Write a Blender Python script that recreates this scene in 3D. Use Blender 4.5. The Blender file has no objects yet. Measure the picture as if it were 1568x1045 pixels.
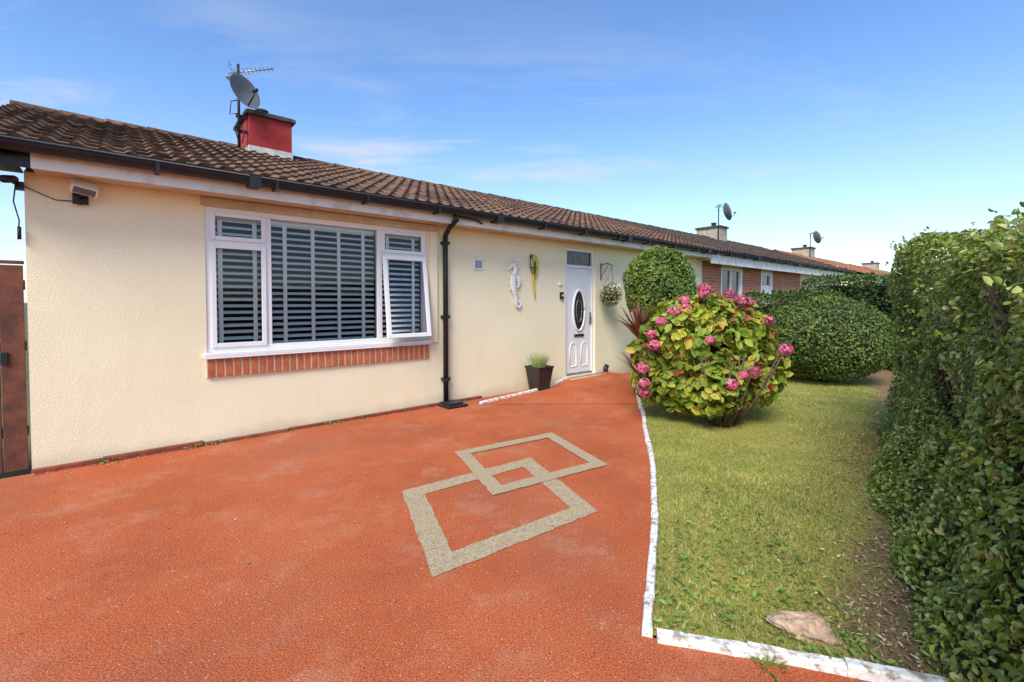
import bpy, math, random
import numpy as np
from mathutils import Vector, Matrix, noise
random.seed(3)
rng = np.random.default_rng(3)
scene = bpy.context.scene
COL = scene.collection

# ------------------------------------------------------------------ materials
def new_mat(name):
    m = bpy.data.materials.new(name); m.use_nodes = True
    nt = m.node_tree
    return m, nt, nt.nodes['Principled BSDF'], nt.nodes['Material Output']

def N(nt, typ, **kw):
    n = nt.nodes.new(typ)
    for k, v in kw.items():
        if k in n.inputs: n.inputs[k].default_value = v
        else: setattr(n, k, v)
    return n

def ramp(nt, src, stops, interp='LINEAR'):
    r = nt.nodes.new('ShaderNodeValToRGB'); r.color_ramp.interpolation = interp
    while len(r.color_ramp.elements) < len(stops): r.color_ramp.elements.new(0.5)
    for e, (p, c) in zip(r.color_ramp.elements, stops):
        e.position = p
        e.color = (c[0], c[1], c[2], 1) if hasattr(c, '__len__') else (c, c, c, 1)
    nt.links.new(src, r.inputs[0]); return r

def mixc(nt, fac, a, b, mode='MIX'):
    m = nt.nodes.new('ShaderNodeMix'); m.data_type = 'RGBA'; m.blend_type = mode
    if isinstance(fac, (int, float)): m.inputs[0].default_value = fac
    else: nt.links.new(fac, m.inputs[0])
    for i, x in ((6, a), (7, b)):
        if isinstance(x, (tuple, list)): m.inputs[i].default_value = (x[0], x[1], x[2], 1)
        else: nt.links.new(x, m.inputs[i])
    return m.outputs[2]

def math_n(nt, op, a, b=None, c=None):
    m = nt.nodes.new('ShaderNodeMath'); m.operation = op
    for i, x in enumerate((a, b, c)):
        if x is None: continue
        if isinstance(x, (int, float)): m.inputs[i].default_value = x
        else: nt.links.new(x, m.inputs[i])
    return m.outputs[0]

def simple(name, col, col2=None, scale=8, rough=0.6, bump=0.0, bscale=60, spec=0.4, metal=0, lo=.35, hi=.65):
    m, nt, p, o = new_mat(name)
    tc = nt.nodes.new('ShaderNodeTexCoord')
    p.inputs['Roughness'].default_value = rough
    p.inputs['Specular IOR Level'].default_value = spec
    p.inputs['Metallic'].default_value = metal
    if col2 is None: col2 = tuple(c*0.82 for c in col)
    nz = N(nt, 'ShaderNodeTexNoise', Scale=scale, Detail=6.0, Roughness=.6)
    nt.links.new(tc.outputs['Object'], nz.inputs['Vector'])
    r = ramp(nt, nz.outputs[0], [(lo, col2), (hi, col)])
    nt.links.new(r.outputs[0], p.inputs['Base Color'])
    if bump:
        nb = N(nt, 'ShaderNodeTexNoise', Scale=bscale, Detail=4.0)
        nt.links.new(tc.outputs['Object'], nb.inputs['Vector'])
        b = N(nt, 'ShaderNodeBump', Strength=bump, Distance=.01)
        nt.links.new(nb.outputs[0], b.inputs['Height']); nt.links.new(b.outputs[0], p.inputs['Normal'])
    return m

def leaf_mat(name, stops, rough=.42, trans=.25, spec=.4, vscale=2.2, vlo=.62, vhi=1.25):
    m, nt, p, o = new_mat(name)
    g = nt.nodes.new('ShaderNodeNewGeometry')
    r = ramp(nt, g.outputs['Random Per Island'], stops)
    tc = nt.nodes.new('ShaderNodeTexCoord')
    nz = N(nt, 'ShaderNodeTexNoise', Scale=vscale, Detail=3.0)
    nt.links.new(tc.outputs['Object'], nz.inputs['Vector'])
    v = ramp(nt, nz.outputs[0], [(.3, vlo), (.7, vhi)])
    col = mixc(nt, 1.0, r.outputs[0], v.outputs[0], 'MULTIPLY')
    nt.links.new(col, p.inputs['Base Color'])
    p.inputs['Roughness'].default_value = rough
    p.inputs['Specular IOR Level'].default_value = spec
    t = nt.nodes.new('ShaderNodeBsdfTranslucent'); nt.links.new(col, t.inputs[0])
    mx = nt.nodes.new('ShaderNodeMixShader'); mx.inputs[0].default_value = trans
    nt.links.new(p.outputs[0], mx.inputs[1]); nt.links.new(t.outputs[0], mx.inputs[2])
    nt.links.new(mx.outputs[0], o.inputs[0])
    return m

def render_mat():
    m, nt, p, o = new_mat('cream_roughcast')
    tc = nt.nodes.new('ShaderNodeTexCoord')
    a = N(nt, 'ShaderNodeTexNoise', Scale=1.3, Detail=5.0, Roughness=.6)
    b = N(nt, 'ShaderNodeTexNoise', Scale=75.0, Detail=3.0, Roughness=.7)
    vo = N(nt, 'ShaderNodeTexVoronoi', Scale=95.0)
    for n in (a, b, vo): nt.links.new(tc.outputs['Object'], n.inputs['Vector'])
    c = ramp(nt, a.outputs[0], [(.3, (.86, .765, .50)), (.7, (.91, .825, .575))])
    sp = ramp(nt, b.outputs[0], [(.34, .86), (.50, 1.0)])
    col = mixc(nt, 1.0, c.outputs[0], sp.outputs[0], 'MULTIPLY')
    s = nt.nodes.new('ShaderNodeSeparateXYZ'); nt.links.new(tc.outputs['Object'], s.inputs[0])
    z = math_n(nt, 'ADD', s.outputs[2], math_n(nt, 'MULTIPLY', a.outputs[0], .35))
    g = ramp(nt, z, [(.16, .6), (.32, 0.0)])
    col = mixc(nt, g.outputs[0], col, (.52, .42, .28))
    mp = N(nt, 'ShaderNodeMapping'); mp.inputs['Scale'].default_value = (5, 5, .6)
    nt.links.new(tc.outputs['Object'], mp.inputs[0])
    st = N(nt, 'ShaderNodeTexNoise', Scale=1.0, Detail=6.0, Roughness=.7); nt.links.new(mp.outputs[0], st.inputs['Vector'])
    sr = ramp(nt, st.outputs[0], [(.54, 0.0), (.8, .18)])
    col = mixc(nt, sr.outputs[0], col, (.66, .56, .36))
    nt.links.new(col, p.inputs['Base Color'])
    h = mixc(nt, .5, b.outputs[0], vo.outputs[0])
    bp = N(nt, 'ShaderNodeBump', Strength=.40, Distance=.006)
    nt.links.new(h, bp.inputs['Height']); nt.links.new(bp.outputs[0], p.inputs['Normal'])
    p.inputs['Roughness'].default_value = .9; p.inputs['Specular IOR Level'].default_value = .2
    return m

def drive_mat():
    m, nt, p, o = new_mat('red_tarmac')
    tc = nt.nodes.new('ShaderNodeTexCoord')
    a = N(nt, 'ShaderNodeTexNoise', Scale=.9, Detail=6.0, Roughness=.62)
    b = N(nt, 'ShaderNodeTexNoise', Scale=130.0, Detail=3.0, Roughness=.75)
    c = N(nt, 'ShaderNodeTexNoise', Scale=2.2, Detail=9.0, Roughness=.72)
    d = N(nt, 'ShaderNodeTexVoronoi', Scale=170.0)
    e = N(nt, 'ShaderNodeTexNoise', Scale=.55, Detail=5.0, Roughness=.6)
    for n in (a, b, c, d, e): nt.links.new(tc.outputs['Object'], n.inputs['Vector'])
    base = ramp(nt, a.outputs[0], [(.3, (.37, .085, .031)), (.5, (.47, .113, .038)), (.72, (.54, .15, .058))])
    gr = ramp(nt, e.outputs[0], [(.48, 0.0), (.68, .55)])
    base = mixc(nt, gr.outputs[0], base.outputs[0], (.32, .125, .075))
    sp = ramp(nt, b.outputs[0], [(.35, .42), (.52, 1.0), (.68, 1.65)])
    col = mixc(nt, 1.0, base, sp.outputs[0], 'MULTIPLY')
    wr = ramp(nt, c.outputs[0], [(.52, 0.0), (.74, .55)])
    col = mixc(nt, wr.outputs[0], col, (.56, .27, .16))
    chips = ramp(nt, d.outputs[1], [(.90, 0.0), (.94, .6)])
    col = mixc(nt, chips.outputs[0], col, (.60, .46, .35))
    dk = ramp(nt, d.outputs[1], [(.08, .7), (.13, 0.0)])
    col = mixc(nt, dk.outputs[0], col, (.10, .05, .035))
    nt.links.new(col, p.inputs['Base Color'])
    h = mixc(nt, .5, b.outputs[0], d.outputs[0])
    bp = N(nt, 'ShaderNodeBump', Strength=.7, Distance=.006)
    nt.links.new(h, bp.inputs['Height']); nt.links.new(bp.outputs[0], p.inputs['Normal'])
    p.inputs['Roughness'].default_value = .85; p.inputs['Specular IOR Level'].default_value = .25
    return m

def band_mat():
    m, nt, p, o = new_mat('buff_paver')
    tc = nt.nodes.new('ShaderNodeTexCoord')
    b = N(nt, 'ShaderNodeTexNoise', Scale=110.0, Detail=4.0, Roughness=.75)
    a = N(nt, 'ShaderNodeTexNoise', Scale=6.0, Detail=6.0, Roughness=.7)
    for n in (a, b): nt.links.new(tc.outputs['Object'], n.inputs['Vector'])
    c = ramp(nt, b.outputs[0], [(.36, (.18, .13, .075)), (.5, (.40, .31, .18)), (.66, (.56, .47, .30))])
    w = ramp(nt, a.outputs[0], [(.52, 0.0), (.75, .5)])
    col = mixc(nt, w.outputs[0], c.outputs[0], (.45, .2, .12))
    nt.links.new(col, p.inputs['Base Color'])
    bp = N(nt, 'ShaderNodeBump', Strength=.5, Distance=.006)
    nt.links.new(b.outputs[0], bp.inputs['Height']); nt.links.new(bp.outputs[0], p.inputs['Normal'])
    p.inputs['Roughness'].default_value = .9
    return m

H0 = (1.93, 1.86); HE = (.582, .813); HN = (.813, -.582)
def lawn_mat():
    m, nt, p, o = new_mat('grass_and_soil')
    tc = nt.nodes.new('ShaderNodeTexCoord')
    s = nt.nodes.new('ShaderNodeSeparateXYZ'); nt.links.new(tc.outputs['Object'], s.inputs[0])
    X, Y = s.outputs[0], s.outputs[1]
    a = N(nt, 'ShaderNodeTexNoise', Scale=2.2, Detail=6.0, Roughness=.65)
    b = N(nt, 'ShaderNodeTexNoise', Scale=60.0, Detail=5.0, Roughness=.75)
    for n in (a, b): nt.links.new(tc.outputs['Object'], n.inputs['Vector'])
    q = math_n(nt, 'ADD', math_n(nt, 'MULTIPLY', X, HN[0]), math_n(nt, 'MULTIPLY', Y, HN[1]))
    q = math_n(nt, 'SUBTRACT', q, H0[0]*HN[0]+H0[1]*HN[1])
    k = math_n(nt, 'MULTIPLY', math_n(nt, 'MAXIMUM', math_n(nt, 'SUBTRACT', 3.6, Y), 0.0), .20)
    q = math_n(nt, 'ADD', math_n(nt, 'ADD', q, k), .17)
    q = math_n(nt, 'ADD', q, math_n(nt, 'MULTIPLY', math_n(nt, 'SUBTRACT', a.outputs[0], .5), 1.1))
    f = ramp(nt, q, [(0.0, 0.0), (.20, 1.0)])
    g = ramp(nt, b.outputs[0], [(.3, (.16, .16, .04)), (.5, (.34, .33, .09)), (.7, (.50, .45, .17))])
    gs = ramp(nt, a.outputs[0], [(.35, (.85, .95, .8)), (.65, (1.25, 1.1, .95))])
    gr = mixc(nt, 1.0, g.outputs[0], gs.outputs[0], 'MULTIPLY')
    so = ramp(nt, b.outputs[0], [(.3, (.10, .065, .035)), (.5, (.26, .175, .095)), (.7, (.44, .32, .19))])
    col = mixc(nt, f.outputs[0], gr, so.outputs[0])
    nt.links.new(col, p.inputs['Base Color'])
    bp = N(nt, 'ShaderNodeBump', Strength=.9, Distance=.02)
    nt.links.new(b.outputs[0], bp.inputs['Height']); nt.links.new(bp.outputs[0], p.inputs['Normal'])
    p.inputs['Roughness'].default_value = .95; p.inputs['Specular IOR Level'].default_value = .1
    return m

def roof_mat(name, c1, c2, c3):
    m, nt, p, o = new_mat(name)
    tc = nt.nodes.new('ShaderNodeTexCoord')
    s = nt.nodes.new('ShaderNodeSeparateXYZ'); nt.links.new(tc.outputs['Object'], s.inputs[0])
    fx = math_n(nt, 'FLOOR', math_n(nt, 'DIVIDE', s.outputs[0], .33))
    fy = math_n(nt, 'FLOOR', math_n(nt, 'DIVIDE', math_n(nt, 'ADD', s.outputs[1], .38), .2858))
    cx = nt.nodes.new('ShaderNodeCombineXYZ'); nt.links.new(fx, cx.inputs[0]); nt.links.new(fy, cx.inputs[1])
    wn = nt.nodes.new('ShaderNodeTexWhiteNoise'); wn.noise_dimensions = '2D'; nt.links.new(cx.outputs[0], wn.inputs['Vector'])
    r = ramp(nt, wn.outputs['Value'], [(0, c1), (.55, c2), (1, c3)])
    a = N(nt, 'ShaderNodeTexNoise', Scale=9.0, Detail=8.0, Roughness=.7)
    nt.links.new(tc.outputs['Object'], a.inputs['Vector'])
    v = ramp(nt, a.outputs[0], [(.3, .55), (.6, 1.15)])
    col = mixc(nt, 1.0, r.outputs[0], v.outputs[0], 'MULTIPLY')
    li = N(nt, 'ShaderNodeTexNoise', Scale=38.0, Detail=3.0); nt.links.new(tc.outputs['Object'], li.inputs['Vector'])
    lr = ramp(nt, li.outputs[0], [(.6, 0.0), (.68, .55)])
    col = mixc(nt, lr.outputs[0], col, (.30, .25, .13))
    nt.links.new(col, p.inputs['Base Color'])
    bp = N(nt, 'ShaderNodeBump', Strength=.4, Distance=.006)
    nt.links.new(a.outputs[0], bp.inputs['Height']); nt.links.new(bp.outputs[0], p.inputs['Normal'])
    p.inputs['Roughness'].default_value = .9; p.inputs['Specular IOR Level'].default_value = .15
    return m

def brick_mat(name='red_brick'):
    m, nt, p, o = new_mat(name)
    tc = nt.nodes.new('ShaderNodeTexCoord')
    mp = N(nt, 'ShaderNodeMapping'); mp.inputs['Rotation'].default_value = (math.radians(90), 0, 0)
    nt.links.new(tc.outputs['Object'], mp.inputs[0])
    b = N(nt, 'ShaderNodeTexBrick', Scale=1.0)
    b.inputs['Color1'].default_value = (.55, .17, .07, 1); b.inputs['Color2'].default_value = (.42, .11, .05, 1)
    b.inputs['Mortar'].default_value = (.38, .3, .22, 1)
    b.inputs['Mortar Size'].default_value = .01; b.inputs['Brick Width'].default_value = .225; b.inputs['Row Height'].default_value = .075
    nt.links.new(mp.outputs[0], b.inputs['Vector'])
    nt.links.new(b.outputs[0], p.inputs['Base Color']); p.inputs['Roughness'].default_value = .9
    return m

def glass_mat():
    m, nt, p, o = new_mat('window_glass')
    nt.nodes.remove(p)
    t = nt.nodes.new('ShaderNodeBsdfTransparent'); t.inputs[0].default_value = (.98, .99, .985, 1)
    g = N(nt, 'ShaderNodeBsdfGlossy', Roughness=.01)
    lw = N(nt, 'ShaderNodeFresnel', IOR=1.5)
    mx = nt.nodes.new('ShaderNodeMixShader')
    nt.links.new(lw.outputs[0], mx.inputs[0]); nt.links.new(t.outputs[0], mx.inputs[1]); nt.links.new(g.outputs[0], mx.inputs[2])
    nt.links.new(mx.outputs[0], o.inputs[0])
    return m

M_render = render_mat(); M_drive = drive_mat(); M_band = band_mat(); M_lawn = lawn_mat()
M_roof = roof_mat('brown_tiles', (.095, .057, .043), (.145, .087, .06), (.21, .112, .07))
M_roof2 = roof_mat('grey_tiles', (.06, .045, .04), (.09, .065, .055), (.12, .08, .06))
M_roof3 = roof_mat('orange_tiles', (.30, .12, .07), (.36, .15, .08), (.42, .19, .11))
M_brick = brick_mat(); M_glass = glass_mat()
M_pvc = simple('white_upvc', (.84, .84, .82), (.80, .80, .78), rough=.3, scale=3)
M_fascia = simple('white_fascia', (.82, .80, .76), (.56, .48, .37), rough=.5, scale=5, lo=.28, hi=.5)
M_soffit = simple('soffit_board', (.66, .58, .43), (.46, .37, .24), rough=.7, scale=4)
M_black = simple('black_plastic', (.010, .011, .014), (.018, .019, .023), rough=.45, scale=10)
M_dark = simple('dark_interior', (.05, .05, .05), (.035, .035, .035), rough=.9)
M_slat = simple('blind_slat', (.93, .91, .87), (.90, .88, .84), rough=.5)
M_chim = simple('red_painted_render', (.42, .034, .028), (.29, .026, .023), rough=.8, bump=.4, bscale=60, scale=6)
M_lead = simple('weathered_white_flashing', (.74, .72, .68), (.48, .45, .40), rough=.7, scale=9)
M_slab = simple('dark_concrete', (.10, .085, .08), (.05, .045, .04), rough=.9, scale=14)
M_stone = simple('pale_concrete', (.50, .44, .34), (.33, .28, .2), rough=.9, scale=9, bump=.3, bscale=30)
M_metal = simple('galvanised_steel', (.42, .43, .44), (.28, .28, .28), rough=.4, metal=.7)
M_dish = simple('grey_dish', (.17, .17, .17), (.12, .12, .12), rough=.6, scale=3)
M_redbrickpart = simple('soldier_brick', (.55, .165, .06), (.38, .095, .042), rough=.85, scale=10, bump=.3)
M_mortar = simple('pale_mortar', (.66, .56, .40), rough=.95)
M_plinth = simple('red_plinth', (.30, .06, .03), (.12, .045, .03), rough=.9, scale=12, bump=.4, bscale=40)
M_wood = simple('stained_timber', (.20, .065, .035), (.09, .035, .022), rough=.7, scale=7, bump=.3)
M_kerb = simple('worn_white_paint', (.78, .765, .72), (.34, .29, .23), rough=.85, scale=20, lo=.38, hi=.52, bump=.8, bscale=50)
M_rock = simple('sandstone_rock', (.54, .38, .25), (.22, .155, .11), rough=.9, scale=22, bump=1.0, bscale=40)
M_ground = simple('ground_cover', (.12, .13, .05), (.08, .075, .04), rough=1, scale=.8)
M_bark = simple('bark', (.16, .105, .065), (.08, .05, .033), rough=.95, scale=20, bump=.5)
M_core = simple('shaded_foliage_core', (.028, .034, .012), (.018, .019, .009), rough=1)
M_white = simple('white_enamel', (.84, .83, .80), (.74, .72, .68), rough=.45)
M_yellow = simple('yellow_paint', (.68, .55, .04), (.5, .42, .03), rough=.5)
M_dgreen = simple('dark_green_paint', (.04, .10, .03), rough=.5)
M_brass = simple('brass', (.45, .30, .10), rough=.3, metal=.8)
M_pot = simple('black_planter', (.035, .028, .026), (.022, .02, .02), rough=.4)
M_shadowglass = simple('leaded_glass', (.05, .055, .06), (.015, .018, .02), rough=.08, scale=40, spec=.6)

# ------------------------------------------------------------------ mesh builder
class MB:
    def __init__(s): s.v = []; s.f = []; s.m = []; s.s = []
    def add(s, vs, fs, m=0, smooth=False):
        o = len(s.v); s.v += [tuple(v) for v in vs]
        for f in fs: s.f.append(tuple(i+o for i in f)); s.m.append(m); s.s.append(smooth)
        return o
    def box(s, x0, x1, y0, y1, z0, z1, m=0, M=None):
        vs = [Vector(p) for p in ((x0,y0,z0),(x1,y0,z0),(x1,y1,z0),(x0,y1,z0),(x0,y0,z1),(x1,y0,z1),(x1,y1,z1),(x0,y1,z1))]
        if M: vs = [M @ v for v in vs]
        s.add(vs, [(0,3,2,1),(4,5,6,7),(0,1,5,4),(1,2,6,5),(2,3,7,6),(3,0,4,7)], m)
    def poly(s, vs, m=0): s.add(vs, [tuple(range(len(vs)))], m)
    def tube(s, pts, r, m=0, seg=8, flat=None):
        pts = [Vector(p) for p in pts]; n = len(pts)
        rs = r if hasattr(r, '__len__') else [r]*n
        vs = []; ref = None
        for i, p in enumerate(pts):
            t = (pts[min(i+1, n-1)] - pts[max(i-1, 0)]).normalized()
            if ref is None:
                ref = Vector((0, 0, 1)) if abs(t.z) < .9 else Vector((1, 0, 0))
            a = (ref - t*ref.dot(t)).normalized(); ref = a
            b = t.cross(a)
            for k in range(seg):
                th = 2*math.pi*k/seg
                o = (a*math.cos(th) + b*math.sin(th))*rs[i]
                if flat: o.y *= flat
                vs.append(p+o)
        fs = []
        for i in range(n-1):
            for k in range(seg):
                k2 = (k+1) % seg
                fs.append((i*seg+k, i*seg+k2, (i+1)*seg+k2, (i+1)*seg+k))
        fs.append(tuple(range(seg-1, -1, -1))); fs.append(tuple((n-1)*seg+k for k in range(seg)))
        s.add(vs, fs, m, True)
    def lathe(s, c, prof, m=0, seg=20, M=None):
        vs = []
        for r, z in prof:
            for k in range(seg):
                th = 2*math.pi*k/seg
                v = Vector((r*math.cos(th), r*math.sin(th), z))
                if M: v = M @ v
                vs.append(v + Vector(c))
        fs = []
        for i in range(len(prof)-1):
            for k in range(seg):
                k2 = (k+1) % seg
                fs.append((i*seg+k, i*seg+k2, (i+1)*seg+k2, (i+1)*seg+k))
        s.add(vs, fs, m, True)
    def obj(s, name, mats, parent=None, mw=None, bevel=0):
        me = bpy.data.meshes.new(name); me.from_pydata(s.v, [], s.f); me.update()
        for x in mats: me.materials.append(x)
        me.polygons.foreach_set('material_index', s.m)
        me.polygons.foreach_set('use_smooth', s.s)
        ob = bpy.data.objects.new(name, me); COL.objects.link(ob)
        if parent: ob.parent = parent
        elif mw is not None: ob.matrix_world = mw
        if bevel:
            b = ob.modifiers.new('b', 'BEVEL'); b.width = bevel; b.segments = 2; b.limit_method = 'ANGLE'
        return ob

def empty(name, mw=None):
    e = bpy.data.objects.new(name, None); COL.objects.link(e); e.empty_display_size = .3
    if mw is not None: e.matrix_world = mw
    return e

HM = Matrix.Translation((-3.92, 3.698, 0)) @ Matrix.Rotation(math.atan2(.651, .759), 4, 'Z')

def wall_open(mb, x0, x1, z0, z1, ops, y=0, rev=.12, m=0, mr=None):
    xs = sorted({x0, x1} | {o[0] for o in ops} | {o[1] for o in ops})
    zs = sorted({z0, z1} | {o[2] for o in ops} | {o[3] for o in ops})
    for i in range(len(xs)-1):
        for j in range(len(zs)-1):
            cx = (xs[i]+xs[i+1])/2; cz = (zs[j]+zs[j+1])/2
            if any(o[0] < cx < o[1] and o[2] < cz < o[3] for o in ops): continue
            mb.poly([(xs[i],y,zs[j]),(xs[i+1],y,zs[j]),(xs[i+1],y,zs[j+1]),(xs[i],y,zs[j+1])], m)
    for a, b, c, d in ops:
        r = m if mr is None else mr
        mb.poly([(a,y,c),(a,y,d),(a,y+rev,d),(a,y+rev,c)], r)
        mb.poly([(b,y,d),(b,y,c),(b,y+rev,c),(b,y+rev,d)], r)
        mb.poly([(a,y,d),(b,y,d),(b,y+rev,d),(a,y+rev,d)], r)
        mb.poly([(b,y,c),(a,y,c),(a,y+rev,c),(b,y+rev,c)], r)

EY, EZ, RY, RZ = -.38, 2.60, 3.05, 3.84
T0 = -.42
def roof_tiles(t0, t1, fine=True):
    mb = MB()
    L = math.hypot(RY-EY, RZ-EZ); ux = (RY-EY)/L; uz = (RZ-EZ)/L
    nrow = 12; sp = .165; ns = 7 if fine else 4
    nc = int((t1-t0)/sp*ns)
    ts = np.linspace(t0, t1, nc+1)
    prof = .026*np.maximum(0, np.cos(2*math.pi*ts/sp))**.8
    for side in (0, 1):
        rows = []
        for k in range(nrow):
            s0 = L*k/nrow; s1 = L*(k+1)/nrow
            rows += [(s0, 0.0, 0), (s0-.012, .032, 1), (s1+.004, .006, 1)]
        for ri, (s_, h, pf) in enumerate(rows):
            hh = h + prof*pf
            y = EY + ux*s_ - uz*hh; z = EZ + uz*s_ + ux*hh
            if side: y = 2*RY - y
            for i in range(nc+1):
                mb.v.append((ts[i], y[i], z[i] + .008*noise.noise(Vector((ts[i]*2.5, s_*3, side))) + .012*noise.noise(Vector((ts[i]*.5, s_*.7, side+5)))))
        base = side*(len(rows)*(nc+1))
        for r in range(len(rows)-1):
            for i in range(nc):
                a = base + r*(nc+1)+i
                f = (a, a+1, a+nc+2, a+nc+1)
                mb.f.append(f if not side else f[::-1]); mb.m.append(0); mb.s.append(False)
    t = t0
    while t < t1-.05:
        e = min(t+.44, t1); vs = []; rr = .125 + random.uniform(-.004, .004)
        for x, r2 in ((t+.004, rr), (e-.004, rr-.012)):
            for k in range(9):
                th = math.pi*k/8
                vs.append((x, RY+r2*math.cos(th), RZ-.055+r2*math.sin(th)*.95))
        mb.add(vs, [(k, k+1, k+10, k+9) for k in range(8)], 0, False)
        t = e
    return mb

def gutter(mb, t0, t1, m):
    yc, zc, r = -.405, 2.585, .072
    vs = []
    for x in (t0, t1):
        for k in range(9):
            th = math.pi + math.pi*k/8
            vs.append((x, yc+r*math.cos(th), zc+r*math.sin(th)))
        for k in range(9):
            th = 2*math.pi - math.pi*k/8
            vs.append((x, yc+(r-.006)*math.cos(th), zc+(r-.006)*math.sin(th)))
    mb.add(vs, [(k, (k+1) % 18, 18+(k+1) % 18, 18+k) for k in range(18)] + [tuple(range(18)), tuple(range(35, 17, -1))], m, False)
    mb.tube([(t0, yc-r, zc), (t1, yc-r, zc)], .011, m, 6)
    x = t0+.35
    while x < t1:
        mb.box(x-.014, x+.014, yc-r-.006, yc+r+.02, zc-r-.012, zc+.012, m); x += .92
    x = t0+2
    while x < t1:
        mb.box(x-.05, x+.05, yc-r-.01, yc+r, zc-r-.016, zc+.008, m); x += 3.0

def shell(mb, t0, t1, m):
    D = 6.1
    for x in (t0, t1):
        mb.poly([(x,0,-.1),(x,D,-.1),(x,D,2.45),(x,RY,3.70),(x,0,2.45)], m)
    mb.poly([(t0,D,-.1),(t1,D,-.1),(t1,D,2.45),(t0,D,2.45)], m)

def chimney(mb, t0, t1, mR, mW, mS, mP, top=4.27):
    y0, y1 = 2.6, 3.5
    mb.box(t0, t1, y0, y1, 3.80, top, mR)
    mb.box(t0-.012, t1+.012, y0-.012, y1+.012, 3.4, 3.80, mW)
    mb.box(t0-.05, t1+.05, y0-.05, y1+.05, top, top+.055, mS)
    mb.box(t0-.02, t1+.02, y0-.02, y1+.02, top+.055, top+.075, mS)
    mb.lathe(((t0+t1)/2-.05, y0+.35, top+.075), [(.09,0),(.085,.12),(.1,.125),(.1,.15),(.07,.15),(.07,.05)], mP, 16)

# ------------------------------------------------------------------ main bungalow
bung = empty('bungalow', HM)
TE = 10.95
WX0, WX1, WZ0, WZ1 = 1.21, 3.68, .90, 2.34
DX0, DX1, DZ0, DZ1 = 6.38, 7.17, .11, 2.34
mb = MB()
wall_open(mb, 0, TE, -.1, 2.45, [(WX0, WX1, WZ0, WZ1), (DX0, DX1, DZ0, DZ1)], rev=.16)
shell(mb, 0, TE, 0)
mb.obj('rendered_walls', [M_render], bung)
mb = MB()
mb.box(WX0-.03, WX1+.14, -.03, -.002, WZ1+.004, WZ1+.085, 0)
mb.box(WX1+.03, WX1+.14, -.03, -.002, WZ0-.04, WZ1+.002, 1)
mb.obj('window_surround', [M_soffit, M_render], bung, bevel=.004)
mb = MB()
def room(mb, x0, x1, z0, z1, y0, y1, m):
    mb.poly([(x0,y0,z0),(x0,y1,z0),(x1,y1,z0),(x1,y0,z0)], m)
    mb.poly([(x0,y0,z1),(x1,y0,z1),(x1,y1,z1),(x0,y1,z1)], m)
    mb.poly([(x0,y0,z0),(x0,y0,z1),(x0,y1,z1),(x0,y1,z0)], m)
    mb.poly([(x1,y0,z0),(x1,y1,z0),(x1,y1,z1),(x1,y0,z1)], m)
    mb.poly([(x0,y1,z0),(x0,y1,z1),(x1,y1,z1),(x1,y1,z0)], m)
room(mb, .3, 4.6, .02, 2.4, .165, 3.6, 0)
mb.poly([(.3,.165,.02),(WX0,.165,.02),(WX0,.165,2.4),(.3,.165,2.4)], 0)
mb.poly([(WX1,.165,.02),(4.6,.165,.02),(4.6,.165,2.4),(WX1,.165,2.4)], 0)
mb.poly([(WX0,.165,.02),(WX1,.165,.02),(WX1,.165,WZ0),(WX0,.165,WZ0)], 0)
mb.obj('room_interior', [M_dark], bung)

# window
MU1, MU2, TR = 1.77, 3.02, 2.0
def frame(mb, x0, x1, z0, z1, w, y0, y1, m, M=None):
    mb.box(x0, x0+w, y0, y1, z0, z1, m, M); mb.box(x1-w, x1, y0, y1, z0, z1, m, M)
    mb.box(x0+w, x1-w, y0, y1, z0, z0+w, m, M); mb.box(x0+w, x1-w, y0, y1, z1-w, z1, m, M)
mb = MB()
frame(mb, WX0, WX1, WZ0, WZ1, .055, .015, .085, 0)
for x in (MU1, MU2): mb.box(x-.032, x+.032, .017, .083, WZ0+.055, WZ1-.055, 0)
mb.box(WX0+.055, MU1-.032, .017, .083, TR-.03, TR+.03, 0)
mb.box(MU2+.032, WX1-.055, .017, .083, TR-.03, TR+.03, 0)
frame(mb, WX0+.045, MU1-.022, TR+.018, WZ1-.045, .042, -.002, .03, 0)
frame(mb, MU2+.022, WX1-.045, TR+.018, WZ1-.045, .042, -.002, .03, 0)
frame(mb, WX0+.045, MU1-.022, WZ0+.045, TR-.018, .045, -.002, .03, 0)
cz = TR-.02
MO = Matrix.Translation((0, .0, cz)) @ Matrix.Rotation(math.radians(-7.5), 4, 'X') @ Matrix.Translation((0, 0, -cz))
frame(mb, MU2+.022, WX1-.035, WZ0+.045, cz, .052, -.035, .005, 0, MO)
mb.obj('window_frame', [M_pvc], bung, bevel=.005)
mb = MB()
g = lambda a, b, c, d, y, M=None: mb.poly([(M @ Vector(p) if M else p) for p in ((a,y,c),(b,y,c),(b,y,d),(a,y,d))], 0)
g(WX0+.08, MU1-.06, TR+.05, WZ1-.08, .015); g(MU2+.06, WX1-.08, TR+.05, WZ1-.08, .015)
g(WX0+.08, MU1-.06, WZ0+.08, TR-.05, .015); g(MU1+.03, MU2-.03, WZ0+.05, WZ1-.05, .045)
g(MU2+.07, WX1-.08, WZ0+.09, cz-.05, -.015, MO)
mb.obj('window_glass', [M_glass], bung)
mb = MB()
mb.box(WX0-.03, WX1+.03, -.055, .015, WZ0-.045, WZ0-.002, 0)
mb.box(WX0-.03, WX1+.03, -.058, -.045, WZ0-.06, WZ0-.0455, 0)
mb.obj('window_sill', [M_pvc], bung, bevel=.006)
mb = MB()
mb.box(WX0-.008, WX1+.008, -.022, -.002, .655, .835, 1)
x = WX0-.008; n = 33; w = (WX1-WX0+.016)/n
for i in range(n):
    mb.box(x+.009, x+w-.009, -.030+random.uniform(-.002,.002), -.0225, .658, .832, 0); x += w
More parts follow.
